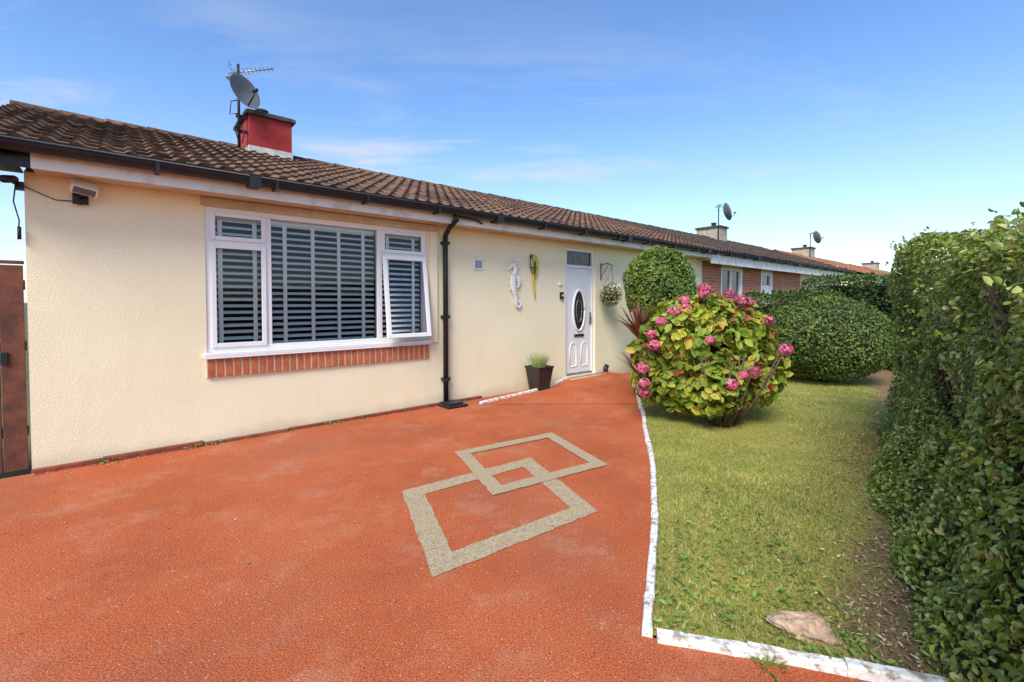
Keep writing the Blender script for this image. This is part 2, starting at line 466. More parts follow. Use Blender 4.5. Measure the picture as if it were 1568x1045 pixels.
mb.obj('soldier_course_brick_band', [M_redbrickpart, M_mortar], bung, bevel=.003)
# venetian blinds
mb = MB()
for (a, b) in ((WX0+.06, MU1-.035), (MU1+.035, MU2-.035), (MU2+.035, WX1-.06)):
    z = WZ0+.06
    while z < WZ1-.08:
        R = Matrix.Translation((0, .116, z)) @ Matrix.Rotation(math.radians(38+random.uniform(-1.5,1.5)), 4, 'X')
        vs = [R @ Vector(p) for p in ((a,-.025,0),(b,-.025,0),(b,0,.003),(a,0,.003),(b,.025,0),(a,.025,0))]
        mb.add(vs, [(0,1,2,3),(3,2,4,5)], 0); z += .067
    mb.box(a, b, .094, .144, WZ1-.10, WZ1-.05, 0)
    mb.box(a, b, .097, .139, WZ0+.03, WZ0+.045, 0)
    k = max(2, round((b-a)/.29))
    for i in range(k):
        xx = a + (b-a)*(i+.5)/k + (.0 if k > 2 else (-.04, .04)[i])
        mb.box(xx-.020, xx+.020, .0895, .091, WZ0+.04, WZ1-.06, 0)
mb.obj('venetian_blinds', [M_slat], bung)

# door
mb = MB()
mb.box(DX0, DX0+.055, .03, .11, DZ0, DZ1, 0); mb.box(DX1-.055, DX1, .03, .11, DZ0, DZ1, 0)
mb.box(DX0+.055, DX1-.055, .03, .11, DZ1-.05, DZ1, 0); mb.box(DX0+.055, DX1-.055, .03, .11, 2.0, 2.05, 0)
mb.box(DX0+.055, DX1-.055, .02, .12, DZ0, DZ0+.035, 2)
dx0, dx1, dz0, dz1 = DX0+.06, DX1-.06, DZ0+.04, 1.995
mb.box(dx0, dx1, .05, .095, dz0, dz1, 0)
cx = (dx0+dx1)/2
def oval(mb, cx, cz, a, b, r, y, m, closed=True):
    pts = [(cx+a*math.cos(t), y, cz+b*math.sin(t)) for t in np.linspace(0, 2*math.pi, 33)]
    mb.tube(pts, r, m, 6)
oval(mb, cx, 1.25, .155, .36, .022, .047, 0)
mb.poly([(cx+.145*math.cos(t), .046, 1.25+.35*math.sin(t)) for t in np.linspace(0, 2*math.pi, 32, endpoint=False)][::-1], 1)
oval(mb, cx, 1.25, .075, .20, .006, .044, 4)
for s_ in (-1, 1):
    px = cx + s_*.15
    pts = [(px-.085, .049, .26), (px+.085, .049, .26), (px+.085, .049, .56)] + \
          [(px+.085*math.cos(t), .049, .56+.12*math.sin(t)) for t in np.linspace(.2, math.pi, 9)] + [(px-.085, .049, .26)]
    mb.tube(pts, .011, 0, 6)
mb.box(cx-.13, cx+.13, .036, .05, .785, .835, 3); mb.box(cx-.10, cx+.10, .030, .036, .795, .825, 1)
mb.box(dx1-.055, dx1-.02, .03, .05, 1.0, 1.22, 4); mb.tube([(dx1-.037, .03, 1.12), (dx1-.037, -.01, 1.12), (dx1-.14, -.01, 1.12)], .009, 4)
mb.poly([(DX0+.055,.07,2.05),(DX1-.055,.07,2.05),(DX1-.055,.07,DZ1-.05),(DX0+.055,.07,DZ1-.05)], 1)
mb.poly([(DX0,.16,DZ0),(DX1,.16,DZ0),(DX1,.16,DZ1),(DX0,.16,DZ1)], 1)
mb.obj('front_door', [M_pvc, M_shadowglass, M_metal, M_brass, M_metal], bung)
cu = bpy.data.curves.new('door_number', 'FONT'); cu.body = '229'; cu.size = .17; cu.extrude = .001; cu.align_x = 'CENTER'
tx = bpy.data.objects.new('door_number', cu); COL.objects.link(tx); tx.parent = bung
tx.location = (cx, .062, 2.11); tx.rotation_euler = (math.radians(90), 0, 0); cu.materials.append(M_stone)
mb = MB(); mb.box(DX0-.06, DX1+.06, -.20, -.003, -.05, .10, 0); mb.obj('door_step', [M_stone], bung, bevel=.01)

# eaves
mb = MB()
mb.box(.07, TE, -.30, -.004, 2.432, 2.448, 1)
mb.box(.07, TE, -.318, -.3005, 2.42, 2.555, 0)
mb.box(T0, .068, -.318, -.3005, 2.42, 2.555, 2)
mb.box(T0, -.002, -.30, 0, 2.432, 2.448, 2)
gutter(mb, T0-.02, TE+.3, 2)
mb.obj('fascia_soffit_and_gutter', [M_fascia, M_soffit, M_black], bung)
mb = MB()
for s_ in (0, 1):
    y0, y1 = (EY, RY) if not s_ else (2*RY-EY, RY)
    vs = [(T0,y0,EZ-.13),(T0,y1,RZ-.13),(T0,y1,RZ-.005),(T0,y0,EZ-.005),(T0+.03,y0,EZ-.13),(T0+.03,y1,RZ-.13),(T0+.03,y1,RZ-.005),(T0+.03,y0,EZ-.005)]
    mb.add(vs, [(0,1,2,3),(7,6,5,4),(0,4,5,1),(3,2,6,7),(0,3,7,4)], 0)
mb.poly([(T0+.02,EY,EZ-.1),(0,EY,EZ-.1),(0,RY,RZ-.1),(T0+.02,RY,RZ-.1)], 0)
mb.obj('barge_boards', [M_black], bung)
roof_tiles(T0, TE).obj('tiled_roof', [M_roof], bung)
mb = MB(); chimney(mb, 2.106, 2.72, 0, 1, 2, 2)
mb.obj('chimney', [M_chim, M_lead, M_slab], bung, bevel=.006)
# downpipe
mb = MB()
X = 3.93
mb.tube([(X-.05,-.395,2.53),(X-.05,-.395,2.46),(X-.03,-.20,2.38),(X,-.055,2.30),(X,-.052,2.0),(X,-.052,.05)], .035, 0, 12)
mb.tube([(X,-.395,2.51),(X+.30,-.36,2.50),(X+.42,-.33,2.47)], .012, 0, 6)
for z in (2.2, 1.2, .35): mb.box(X-.05, X+.05, -.09, -.002, z-.02, z+.02, 0)
mb.lathe((X,-.052,.30), [(.036,0),(.042,.0),(.042,.07),(.036,.07)], 0, 12)
mb.obj('downpipe', [M_black], bung)
mb = MB()
mb.box(X-.14, X+.17, -.34, -.04, 0.004, .035, 0); mb.box(X-.10, X+.13, -.28, -.06, .035, .055, 0)
mb.obj('drain_cover', [M_black], mw=HM, bevel=.008)
mb = MB()
x = 0.0
while x < 4.55:
    e = min(x+random.uniform(.4, .9), 4.55)
    mb.box(x, e-.006, -.05+random.uniform(-.012,.008), -.003, -.02, .035+random.uniform(-.012,.02), 0); x = e
mb.obj('red_plinth', [M_plinth], bung, bevel=.006)

mb = MB()
frame(mb, 4.43, 4.60, 1.87, 2.02, .02, -.018, -.002, 0)
for i in range(6): mb.box(4.45, 4.58, -.012, -.006, 1.895+i*.018, 1.905+i*.018, 1)
mb.poly([(4.45,-.003,1.89),(4.58,-.003,1.89),(4.58,-.003,2.0),(4.45,-.003,2.0)], 1)
mb.obj('wall_vent', [M_white, M_metal], mw=HM)
mb = MB()
mb.box(6.20, 6.27, -.03, -.002, 1.68, 1.74, 0); mb.box(6.225, 6.285, -.045, -.002, 1.45, 1.57, 1); mb.lathe((6.255,-.046,1.51), [(.0,.004),(.018,.004),(.018,0)], 0, 12, Matrix.Rotation(math.radians(90),4,'X'))
mb.obj('doorbell', [M_white, M_black], mw=HM, bevel=.005)
mb = MB()
mb.tube([(7.42,-.05,.02),(7.42,-.05,.16),(7.46,-.05,.22)], .045, 0, 10)
mb.obj('drain_pipe_stub', [M_black], mw=HM)

# security flood light
mb = MB()
R = Matrix.Translation((.36, -.11, 2.35)) @ Matrix.Rotation(math.radians(18), 4, 'Y') @ Matrix.Rotation(math.radians(38), 4, 'X') @ Matrix.Rotation(math.radians(12), 4, 'Z')
mb.box(-.085, .085, -.05, .05, -.035, .035, 0, R); mb.box(-.07, .07, -.055, -.0505, -.028, .028, 2, R)
mb.tube([(.36,-.10,2.33),(.34,-.06,2.29),(.33,-.01,2.27)], .014, 1); mb.box(.28, .38, -.03, -.002, 2.23, 2.32, 1)
mb.lathe((.33,-.055,2.245), [(0,-.03),(.03,-.02),(.034,0),(.025,.02),(0,.028)], 1, 12)
mb.obj('security_floodlight', [M_white, M_black, M_dish], mw=HM, bevel=.006)
mb = MB()
mb.tube([(.29,-.01,2.25),(.18,-.012,2.245),(.08,-.012,2.29),(0,-.014,2.33)], .004, 0, 5)
mb.tube([(-.05,.02,2.34),(-.06,-.01,2.2),(-.03,-.02,2.05),(-.04,-.02,1.9)], .005, 0, 5)
mb.box(-.05, 0, -.03, .05, 2.30, 2.36, 0); mb.tube([(-.03,-.02,2.33),(-.06,-.10,2.34)], .01, 0)
mb.tube([(-.05,-.04,2.37),(-.09,-.17,2.34)], .03, 0, 12)
mb.tube([(-.03,-.03,1.90),(-.03,-.03,2.0)], .012, 0)
mb.obj('cctv_camera', [M_black], mw=HM)

# seahorse ornament
mb = MB()
cx_, cz_ = 5.18, 1.66
S = lambda L: [(cx_+a, -.03, cz_+b) for a, b in L]
mb.tube(S([(-.13,.235),(-.085,.26),(-.035,.30),(.01,.315),(.035,.26),(.02,.18),(-.015,.09),(-.02,.0),(.01,-.09),(.04,-.17),(.04,-.25),(.055,-.32),(.11,-.345),(.145,-.30),(.13,-.25),(.09,-.245),(.075,-.275)]),
        [.014,.018,.035,.045,.045,.052,.066,.068,.052,.04,.032,.026,.022,.019,.016,.013,.009], 0, 12, flat=.35)
for a, b, c, d in ((-.02,.34,-.04,.395),(.02,.35,.03,.41),(.06,.32,.10,.36),(.07,.26,.12,.27),(-.08,.10,-.11,.12),(-.085,.03,-.12,.03),(-.07,-.05,-.10,-.07)):
    mb.tube(S([(a,b),(c,d)]), [.018,.003], 0, 6, flat=.4)
mb.tube(S([(.05,.14),(.10,.10),(.115,.04),(.09,-.02),(.04,-.04)]), [.03,.045,.04,.03,.01], 0, 8, flat=.2)
for i in range(7):
    zz_ = .16-.05*i; mb.tube([(cx_-.06+.01*i, -.052, cz_+zz_), (cx_+.03+.008*i, -.054, cz_+zz_+.012)], .004, 1, 5)
mb.obj('seahorse_ornament', [M_white, M_lead], mw=HM)
mb = MB(); cx_, cz_ = 5.60, 1.80
mb.tube(S([(-.04,.30),(-.01,.345),(.02,.32),(.045,.24),(.05,.15),(.03,.06),(.01,-.03)]), [.012,.034,.042,.05,.055,.045,.025], 0, 12, flat=.5)
mb.tube(S([(-.01,.05),(0,-.10),(.015,-.24),(.03,-.36)]), [.026,.024,.018,.006], 0, 8, flat=.35)
mb.tube([(cx_+.0,-.055,cz_+.25),(cx_+.0,-.058,cz_+.14),(cx_-.01,-.05,cz_+.02)], [.02,.035,.008], 1, 10, flat=.4)
mb.tube(S([(-.03,.345),(-.055,.325),(-.05,.30)]), [.016,.012,.003], 2, 8)
mb.tube(S([(-.07,.15),(.06,.14)]), .009, 2, 6)
mb.tube(S([(-.075,.36),(-.08,.15),(-.02,.05)]), .007, 2, 6)
mb.obj('parrot_ornament', [M_yellow, M_dgreen, M_black], mw=HM)

# ------------------------------------------------------------------ dish and aerials
def dish(mb, c, r, aim, m, mm):
    q = Vector(aim).normalized().to_track_quat('Z', 'Y').to_matrix().to_4x4()
    q = q @ Matrix.Diagonal((1, 1.1, 1, 1))
    mb.lathe(c, [(0.001,0),(r*.3,r*.03),(r*.6,r*.1),(r*.85,r*.2),(r,r*.28),(r*1.02,r*.28),(r*.85,r*.17),(r*.6,r*.07),(r*.3,0),(0.001,-.03)], m, 28, q)
    A = Vector(aim).normalized()
    s0 = Vector(c) + q @ Vector((0, -r*.9, r*.2)); s1 = Vector(c) + A*r*1.25 + q @ Vector((0, -r*.35, 0))
    mb.tube([s0, s1], .01, mm, 6); mb.tube([s1, s1 - A*.08], .025, mm, 10)
mb = MB()
px, py = 1.98, 2.62
mb.tube([(px,py,3.72),(px,py,4.98)], .020, 1, 8)
mb.box(px-.03, 2.106, py+.02, py+.07, 3.98, 4.02, 1); mb.box(px-.03, 2.106, py+.02, py+.07, 4.2, 4.24, 1)
mb.tube([(px,py,4.25),(px-.12,py-.02,4.2),(px-.10,py,4.4),(px,py,4.45)], .008, 1, 6)
mb.tube([(px+.02,py,4.1),(px+.06,py-.05,3.95),(px+.03,py-.03,3.8)], .008, 1, 5)
mb.tube([(px-.01,py,4.15),(px-.07,py-.05,4.0),(px-.02,py-.03,3.85)], .008, 1, 5)
mb.tube([(px,py,4.52),(px+.02,py-.10,4.52)], .022, 1, 8)
dish(mb, (px+.02, py-.16, 4.50), .235, (.45, -.86, .30), 0, 1)
mb.obj('satellite_dish', [M_dish, M_black], mw=HM)
def aerial(mb, c, L, D, m):
    D = Vector(D).normalized(); side = D.cross(Vector((0,0,1))).normalized(); c = Vector(c)
    mb.tube([c-D*.12, c+D*L], .010, m, 6)
    n = 9
    for i in range(n):
        p = c + D*(L*(i+.5)/n); s_ = .13-.07*i/n
        mb.tube([p-side*s_, p+side*s_], .004, m, 5)
    for k in (-1, 1): mb.tube([c-D*.10+Vector((0,0,-.12*k)), c-D*.04], .006, m, 5)
    for k in (-.12,-.06,.06,.12): mb.tube([c-D*.1+Vector((0,0,k))-side*.14, c-D*.1+Vector((0,0,k))+side*.14], .004, m, 5)
mb = MB(); aerial(mb, (px, py, 4.86), .50, (.8, -.35, .22), 0); aerial(mb, (px-.02, py, 4.74), .16, (-.6, -.5, -.1), 0)
mb.obj('tv_aerial', [M_metal], mw=HM)

# ------------------------------------------------------------------ neighbours
def neighbour(name, t0, t1, segs, wins, roofm, chims, fine=False):
    e = empty(name, HM)
    mats = [M_render, M_brick, M_pvc, M_shadowglass, M_fascia, M_soffit, M_black, M_stone, M_slab]
    mb = MB()
    for a, b, mi in segs:
        ops = [w for w in wins if a <= w[0] and w[1] <= b]
        wall_open(mb, a, b, -.1, 2.45, ops, m=mi, rev=.1)
    shell(mb, t0+.01, t1, 0)
    mb.obj('walls', mats, e)
    mb = MB()
    for (a, b, c, d) in wins:
        frame(mb, a, b, c, d, .06, .03, .09, 2)
        mb.poly([(a,.07,c),(b,.07,c),(b,.07,d),(a,.07,d)], 3)
        if b-a > 1: mb.box((a+b)/2-.03, (a+b)/2+.03, .03, .08, c+.06, d-.06, 2)
        if c < .3: mb.box(a+.06, b-.06, .04, .068, c+.06, d-.35, 2)
    mb.obj('windows_and_door', mats, e)
    mb = MB()
    mb.box(t0, t1, -.30, -.004, 2.40, 2.42, 5); mb.box(t0, t1, -.34, -.302, 2.30, 2.55, 4)
    gutter(mb, t0+.32, t1+.1, 6)
    mb.obj('fascia_and_gutter', mats, e)
    roof_tiles(t0, t1+.2, fine).obj('tiled_roof', [roofm], e)
    for c in chims:
        mb = MB(); chimney(mb, c, c+.62, 7, 7, 8, 8, 4.2); mb.obj('chimney', mats, e)
    return e
neighbour('neighbouring_bungalow', TE+.005, 22.5,
   [(TE+.005,11.15,0),(11.15,12.15,1),(12.15,13.4,2),(13.4,14.65,1),(14.65,15.5,2),(15.5,17.9,1),(17.9,22.5,0)],
   [(12.2,13.35,.9,2.28),(14.7,15.45,.1,2.25),(19,20.4,1,2.2)], M_roof2, [17.6], True)
neighbour('neighbouring_bungalow', 24.2, 35,
   [(24.2,26,0),(26,28,1),(28,31,0),(31,35,1)], [(24.6,25.8,1,2.2),(28.4,29.6,1,2.2)], M_roof3, [27.8])
neighbour('neighbouring_bungalow', 37, 48,
   [(37,40,1),(40,48,0)], [(38,39.4,1,2.2),(42,43.4,1,2.2)], M_roof3, [42.2])
for t in (17.5, 27.7):
    mb = MB(); mb.tube([(t,2.6,3.7),(t,2.6,4.95)], .02, 1, 6)
    dish(mb, (t+.1, 2.4, 4.72), .3, (.75, -.7, .3), 0, 1); mb.obj('satellite_dish', [M_dish, M_black], mw=HM)
    mb = MB(); aerial(mb, (t, 2.6, 4.9), .6, (-.9, -.5, .02), 0); mb.obj('tv_aerial', [M_metal], mw=HM)

# ------------------------------------------------------------------ gate
mb = MB()
x = -.02
while x > -3:
    w = .14; mb.box(x-w, x-.006, .05, .07+random.uniform(0,.006), .03, 1.70+random.uniform(-.006,.006), 0); x -= w
for z in (.3, 1.0, 1.5): mb.box(-3, -.02, .078, .11, z, z+.08, 0)
mb.box(-3, -.02, .045, .085, 1.708, 1.735, 0)
mb.box(-.16, -.12, .03, .048, .9, 1.0, 1)
mb.obj('timber_gate', [M_wood, M_black], mw=HM, bevel=.004)

# ------------------------------------------------------------------ ground sheets
mb = MB(); mb.poly([(-900,-900,-.03),(900,-900,-.03),(900,900,-.03),(-900,900,-.03)]); mb.obj('ground', [M_ground])
def W2(t, o=0): return (-3.92+.759*t+.651*o, 3.698+.651*t-.759*o)
kerbL = [(.562,1.877),(.640,2.099),(.792,2.532),(.93,2.93),(1.035,3.30),(1.228,3.968),(1.455,4.975),(1.62,5.6),(1.75,6.24),(1.98,7.2),(2.25,8.4)]
kerbB = [(.60,1.858),(.94,1.785),(1.26,1.690),(1.9,1.50),(2.9,1.20),(4.4,.75)]
mb = MB()
poly = [W2(-6), (-12,-6), (6,-6), (6,.3), (4.4,.75), (2.9,1.20), (1.9,1.50), (1.26,1.69), (.94,1.785), (.562,1.877)] + kerbL[1:] + [W2(8.3)]
mb.poly([(x,y,0) for x, y in poly]); mb.obj('driveway', [M_drive])
mb = MB()
A,B,C,D,E,F,G = (-.437,6.22,.005),(.573,7.14,.06),(.96,7.72,.11),(1.72,8.44,.11),(2.22,8.55,.05),(1.92,7.2,.03),(1.72,6.24,.005)
mb.add([A,B,C,D,E,F,G], [(0,6,5,1),(1,5,3,2),(5,4,3)]); mb.obj('entrance_ramp', [M_drive])
lawn = kerbL + [W2(8.4), W2(16,.02), (10,9), (6,2.4), (4.4,.75)] + kerbB[::-1][1:-1]
mb = MB(); mb.poly([(x,y,.012) for x, y in lawn]); mb.obj('lawn', [M_lawn])

def band(name, O, a, b, w, z):
    O = Vector(O); a = Vector(a); b = Vector(b)
    ua = a.normalized()*w; ub = b.normalized()*w
    o = [O, O+a, O+a+b, O+b]; i = [O+ua+ub, O+a-ua+ub, O+a+b-ua-ub, O+b+ua-ub]
    mb = MB()
    vs = []; K = 20
    for k in range(4):
        for j in range(K):
            f = j/K
            for ring in (o, i):
                p = ring[k].lerp(ring[(k+1) % 4], f)
                jt = .006 if j else 0
                vs.append((p.x+random.uniform(-jt,jt), p.y+random.uniform(-jt,jt), z))
    n = 4*K
    mb.add(vs, [(2*k, 2*((k+1)%n), 2*((k+1)%n)+1, 2*k+1) for k in range(n)])
    return mb.obj(name, [M_band])
band('square_paving_pattern', (-.814,3.345), (.98,.735), (.41,-1.06), .155, .004)
band('square_paving_pattern', (-.537,4.224), (.96,.627), (.40,-.962), .125, .008)

def kerb(name, pts, hw, z0, z1, seg=.42):
    mb = MB(); P = [Vector(p) for p in pts]
    for i in range(len(P)-1):
        a, b = P[i], P[i+1]; L = (b-a).length; n = max(1, round(L/seg))
        for k in range(n):
            p = a.lerp(b, k/n); q = a.lerp(b, (k+1)/n); d = (q-p).normalized(); s_ = Vector((-d.y, d.x, 0))
            p = p + d*.001 + s_*random.uniform(-.005,.005); q = q - d*.001 + s_*random.uniform(-.005,.005); h = random.uniform(-.006,.006)
            dz = Vector((0,0,1)); m = 7
            vs = []
            for j in range(m+1):
                c = p.lerp(q, j/m); w = hw*random.uniform(.90,1.07)
                for sx, zz in ((-1,z0),(-1,z1-.010),(-.75,z1),(.75,z1),(1,z1-.010),(1,z0)):
                    vs.append(c + s_*w*sx + dz*(zz + h*(zz>z0) + random.uniform(-.002,.002)))
            fs = []
            for j in range(m):
                for c_ in range(5): fs.append((j*6+c_, (j+1)*6+c_, (j+1)*6+c_+1, j*6+c_+1))
            fs += [(0,1,2,3,4,5), tuple(m*6+x for x in (5,4,3,2,1,0))]
            mb.add(vs, fs, 0)
    return mb.obj(name, [M_kerb])
kerb('garden_edging', [(x,y,0) for x, y in kerbL], .022, -.02, .046)
kerb('garden_edging', [(x,y,0) for x, y in kerbB], .023, -.02, .040)
kerb('ramp_edging', [A, B, C], .020, -.03, .030)

# ------------------------------------------------------------------ leaf meshes
def bulk(name, V, loops, nper, mats, parent=None, smooth=False):
    me = bpy.data.meshes.new(name)
    V = np.asarray(V, dtype=np.float32).reshape(-1, 3); loops = np.asarray(loops, dtype=np.int32).ravel()
    nf = len(loops)//nper
    me.vertices.add(len(V)); me.vertices.foreach_set('co', V.ravel())
    me.loops.add(len(loops)); me.loops.foreach_set('vertex_index', loops)
    me.polygons.add(nf); me.polygons.foreach_set('loop_start', np.arange(nf, dtype=np.int32)*nper)
    me.update(calc_edges=True); me.validate()
    for m in mats: me.materials.append(m)
    ob = bpy.data.objects.new(name, me); COL.objects.link(ob)
    if parent: ob.parent = parent
    return ob
def unit(a): return a/np.maximum(np.linalg.norm(a, axis=1, keepdims=True), 1e-6)
def leaves(name, P, Nn, L, Wr, mat, parent=None, jitter=.8, fold=.18, axis=None, ajit=1.0):
    n = len(P); P = np.asarray(P)
    Nn = unit(unit(Nn) + jitter*rng.normal(size=(n,3))*.6)
    r = rng.normal(size=(n,3))*ajit
    if axis is not None: r = r + np.asarray(axis)
    A = unit(r - (r*Nn).sum(1, keepdims=True)*Nn); B = np.cross(Nn, A)
    L = (np.ones(n)*L*rng.uniform(.6, 1.25, n))[:,None]; W_ = L*Wr
    f = fold*W_
    V = np.stack([P-A*.5*L, P-A*.18*L+B*.46*W_+Nn*f, P+A*.2*L+B*.42*W_+Nn*f, P+A*.5*L-Nn*f*.6, P+A*.2*L-B*.42*W_+Nn*f, P-A*.18*L-B*.46*W_+Nn*f], 1)
    b = (np.arange(n)*6)[:,None]
    loops = np.concatenate([b+np.array([0,3,2,1]), b+np.array([0,5,4,3])], 1)
    return bulk(name, V, loops, 4, [mat], parent)
def fbm(P, sc, seed=0):
    r = np.random.default_rng(seed); o = np.zeros(len(P))
    for k in range(10):
        d = r.normal(size=3); d = d/np.linalg.norm(d)*sc*r.uniform(.6, 2.0)
        o += np.sin(P@d + r.uniform(0, 6.28))
    return o/4.0

ML_hedge = leaf_mat('privet_leaf', [(0,(.11,.17,.022)),(.4,(.20,.28,.038)),(.75,(.33,.40,.08)),(1,(.55,.55,.22))], rough=.42, trans=.26, spec=.4, vlo=.75)
ML_box = leaf_mat('clipped_leaf', [(0,(.055,.105,.018)),(.5,(.10,.165,.027)),(1,(.23,.27,.045))], rough=.5, trans=.2)
ML_box2 = leaf_mat('bright_clipped_leaf', [(0,(.08,.15,.02)),(.5,(.14,.23,.03)),(1,(.27,.34,.045))], rough=.5, trans=.25)
ML_back = leaf_mat('background_leaf', [(0,(.05,.09,.02)),(.6,(.09,.15,.03)),(1,(.16,.21,.045))], rough=.6, trans=.2)
ML_hyd = leaf_mat('hydrangea_leaf', [(0,(.12,.20,.025)),(.3,(.23,.33,.035)),(.72,(.42,.46,.055)),(.89,(.54,.43,.06)),(.95,(.52,.19,.05)),(1,(.35,.06,.03))], rough=.5, trans=.3, spec=.3)
ML_pink = leaf_mat('pink_petal', [(0,(.62,.05,.16)),(.5,(.78,.14,.28)),(1,(.82,.34,.44))], rough=.6, trans=.3)
ML_red = leaf_mat('cordyline_leaf', [(0,(.13,.03,.03)),(.6,(.24,.085,.055)),(1,(.24,.20,.07))], rough=.4, trans=.1)
ML_grass = leaf_mat('grass_blade', [(0,(.23,.29,.05)),(.4,(.36,.40,.08)),(.72,(.52,.50,.14)),(1,(.68,.56,.30))], rough=.6, trans=.35, spec=.2, vscale=3.5, vlo=.72, vhi=1.2)
ML_weed = leaf_mat('weed_leaf', [(0,(.14,.24,.04)),(1,(.30,.41,.09))], rough=.55, trans=.3, spec=.3)
ML_dead = leaf_mat('dead_leaf', [(0,(.18,.10,.045)),(.6,(.40,.25,.12)),(1,(.60,.48,.30))], rough=.8, trans=.1)
ML_potg = leaf_mat('ornamental_grass', [(0,(.25,.36,.10)),(1,(.48,.55,.25))], rough=.6, trans=.3)
ML_flow = leaf_mat('white_flower', [(0,(.7,.7,.66)),(.8,(.8,.8,.76)),(1,(.6,.1,.2))], rough=.6)

def hedge(name, O, e, L0, L1, thick, zfun, n, leafL, mat, seed=1, endcap=True, bump=.07, gap=-.75, topn=.18, flare=0.0, rough_top=.05):
    O = np.array([O[0], O[1], 0.]); e3 = np.array([e[0], e[1], 0.]); e3 /= np.linalg.norm(e3); nn = np.array([-e3[1], e3[0], 0.])
    r = np.random.default_rng(seed)
    root = MB()
    ps, ns = [], []
    nf = int(n*(1-topn)*.86)
    s = r.uniform(L0, L1, nf); z = r.uniform(.0, 1, nf)**.95*zfun(s)
    P = O + s[:,None]*e3; P[:,2] = z
    bl = bump*fbm(P, 2.6, seed) + .045*fbm(P, 8, seed+3) + flare*np.clip(1-z/.8, 0, 1)**1.5
    rnd = np.clip((z/zfun(s)-.86)/.14, 0, 1)**2*.14
    dep = r.exponential(.05, nf)
    P = P + nn*(bl - dep - rnd)[:,None]
    keep = fbm(P, 6, seed+5) > gap + .25*r.normal(size=nf)
    ps.append(P[keep]); ns.append((np.tile(nn + np.array([0,0,.65]), (nf,1)))[keep])
    nsx = int((L1-L0)*26)
    for i in range(nsx):
        s_ = r.uniform(L0, L1); top = r.uniform() < .5
        zt = float(zfun(np.array([s_]))[0])
        if top: p = O + s_*e3 - nn*r.uniform(0, thick*.8); p[2] = zt-.03; dr = np.array([r.normal()*.25, r.normal()*.25, 1.])
        else: p = O + s_*e3 + nn*.02; p[2] = r.uniform(.1, zt); dr = nn + np.array([r.normal()*.3, r.normal()*.3, .6])
        dr /= np.linalg.norm(dr); ln = r.uniform(.05, .13); k = 9
        tt = np.linspace(0, ln, k)[:,None]
        ps.append(p + dr*tt + r.normal(size=(k,3))*.012); ns.append(r.normal(size=(k,3)) + np.array([0,0,.6]))
    nt_ = int(n*topn)
    s = r.uniform(L0, L1, nt_); w = r.uniform(0, thick, nt_)
    P = O + s[:,None]*e3 - nn*w[:,None]; P[:,2] = zfun(s) + rough_top*fbm(P, 4, seed+7) - r.exponential(.04, nt_) - np.clip(.1-w,0,1)*.5
    ps.append(P); ns.append(np.tile(np.array([0,0,1.]) + nn*.2, (nt_,1)))
    for (sv, sg) in (((L1, 1),(L0, -1)) if endcap else ((L1, 1),)):
        ne = int(n*.07); w = r.uniform(0, thick, ne); zz = r.uniform(0, 1, ne)*zfun(np.full(ne, sv))
        P = O + (sv + sg*(.04*r.normal(size=ne)-.03))[:,None]*e3 - nn*w[:,None]; P[:,2] = zz
        P += e3*(sg*.06*fbm(P, 4, seed+9))[:,None]
        ps.append(P); ns.append(np.tile(sg*e3 + np.array([0,0,.3]), (ne,1)))
    nb = int(n*.08); s = r.uniform(L0, L1, nb); P = O + s[:,None]*e3 - nn*thick; P[:,2] = r.uniform(0,1,nb)*zfun(s)
    ps.append(P); ns.append(np.tile(-nn, (nb,1)))
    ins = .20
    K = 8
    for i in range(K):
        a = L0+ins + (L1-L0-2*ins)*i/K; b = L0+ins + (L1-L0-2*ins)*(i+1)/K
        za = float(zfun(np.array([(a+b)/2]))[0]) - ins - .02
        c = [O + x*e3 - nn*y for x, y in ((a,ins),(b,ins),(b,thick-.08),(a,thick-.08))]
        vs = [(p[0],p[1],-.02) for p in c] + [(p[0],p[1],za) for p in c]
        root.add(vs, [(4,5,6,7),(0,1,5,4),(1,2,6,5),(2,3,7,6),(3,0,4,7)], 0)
    for i in range(int((L1-L0)*20)):
        s_ = r.uniform(L0+.1, L1-.1); p = O + s_*e3 - nn*r.uniform(.05,.2)
        z0 = r.uniform(0,1.2)
        q = p + e3*r.uniform(-.25,.25) + nn*r.uniform(.02,.10)
        root.tube([(p[0],p[1],z0),((p[0]+q[0])/2+.02,(p[1]+q[1])/2,z0+.2),(q[0],q[1],z0+r.uniform(.3,.5))], [.010,.007,.003], 1, 5)
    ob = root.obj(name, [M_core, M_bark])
    leaves('foliage', np.concatenate(ps), np.concatenate(ns), leafL, .58, mat, parent=ob, jitter=.85)
    return ob
hedge('privet_hedge', H0, HE, -1.3, 3.95, .95, lambda s: 1.70+.085*s, 72000, .035, ML_hedge, seed=4, flare=.20, bump=.085, gap=-.68, rough_top=.05)
hedge('background_hedge', (4.7,9.5), (.83,.56), 0, 5.0, .8, lambda s: 1.55+.02*s, 7000, .075, ML_back, seed=8)
hedge('background_hedge', (7.5,8.2), (.1,1), 0, 4.2, 1.2, lambda s: 1.93+.03*s, 9000, .075, ML_back, seed=11, bump=.13)

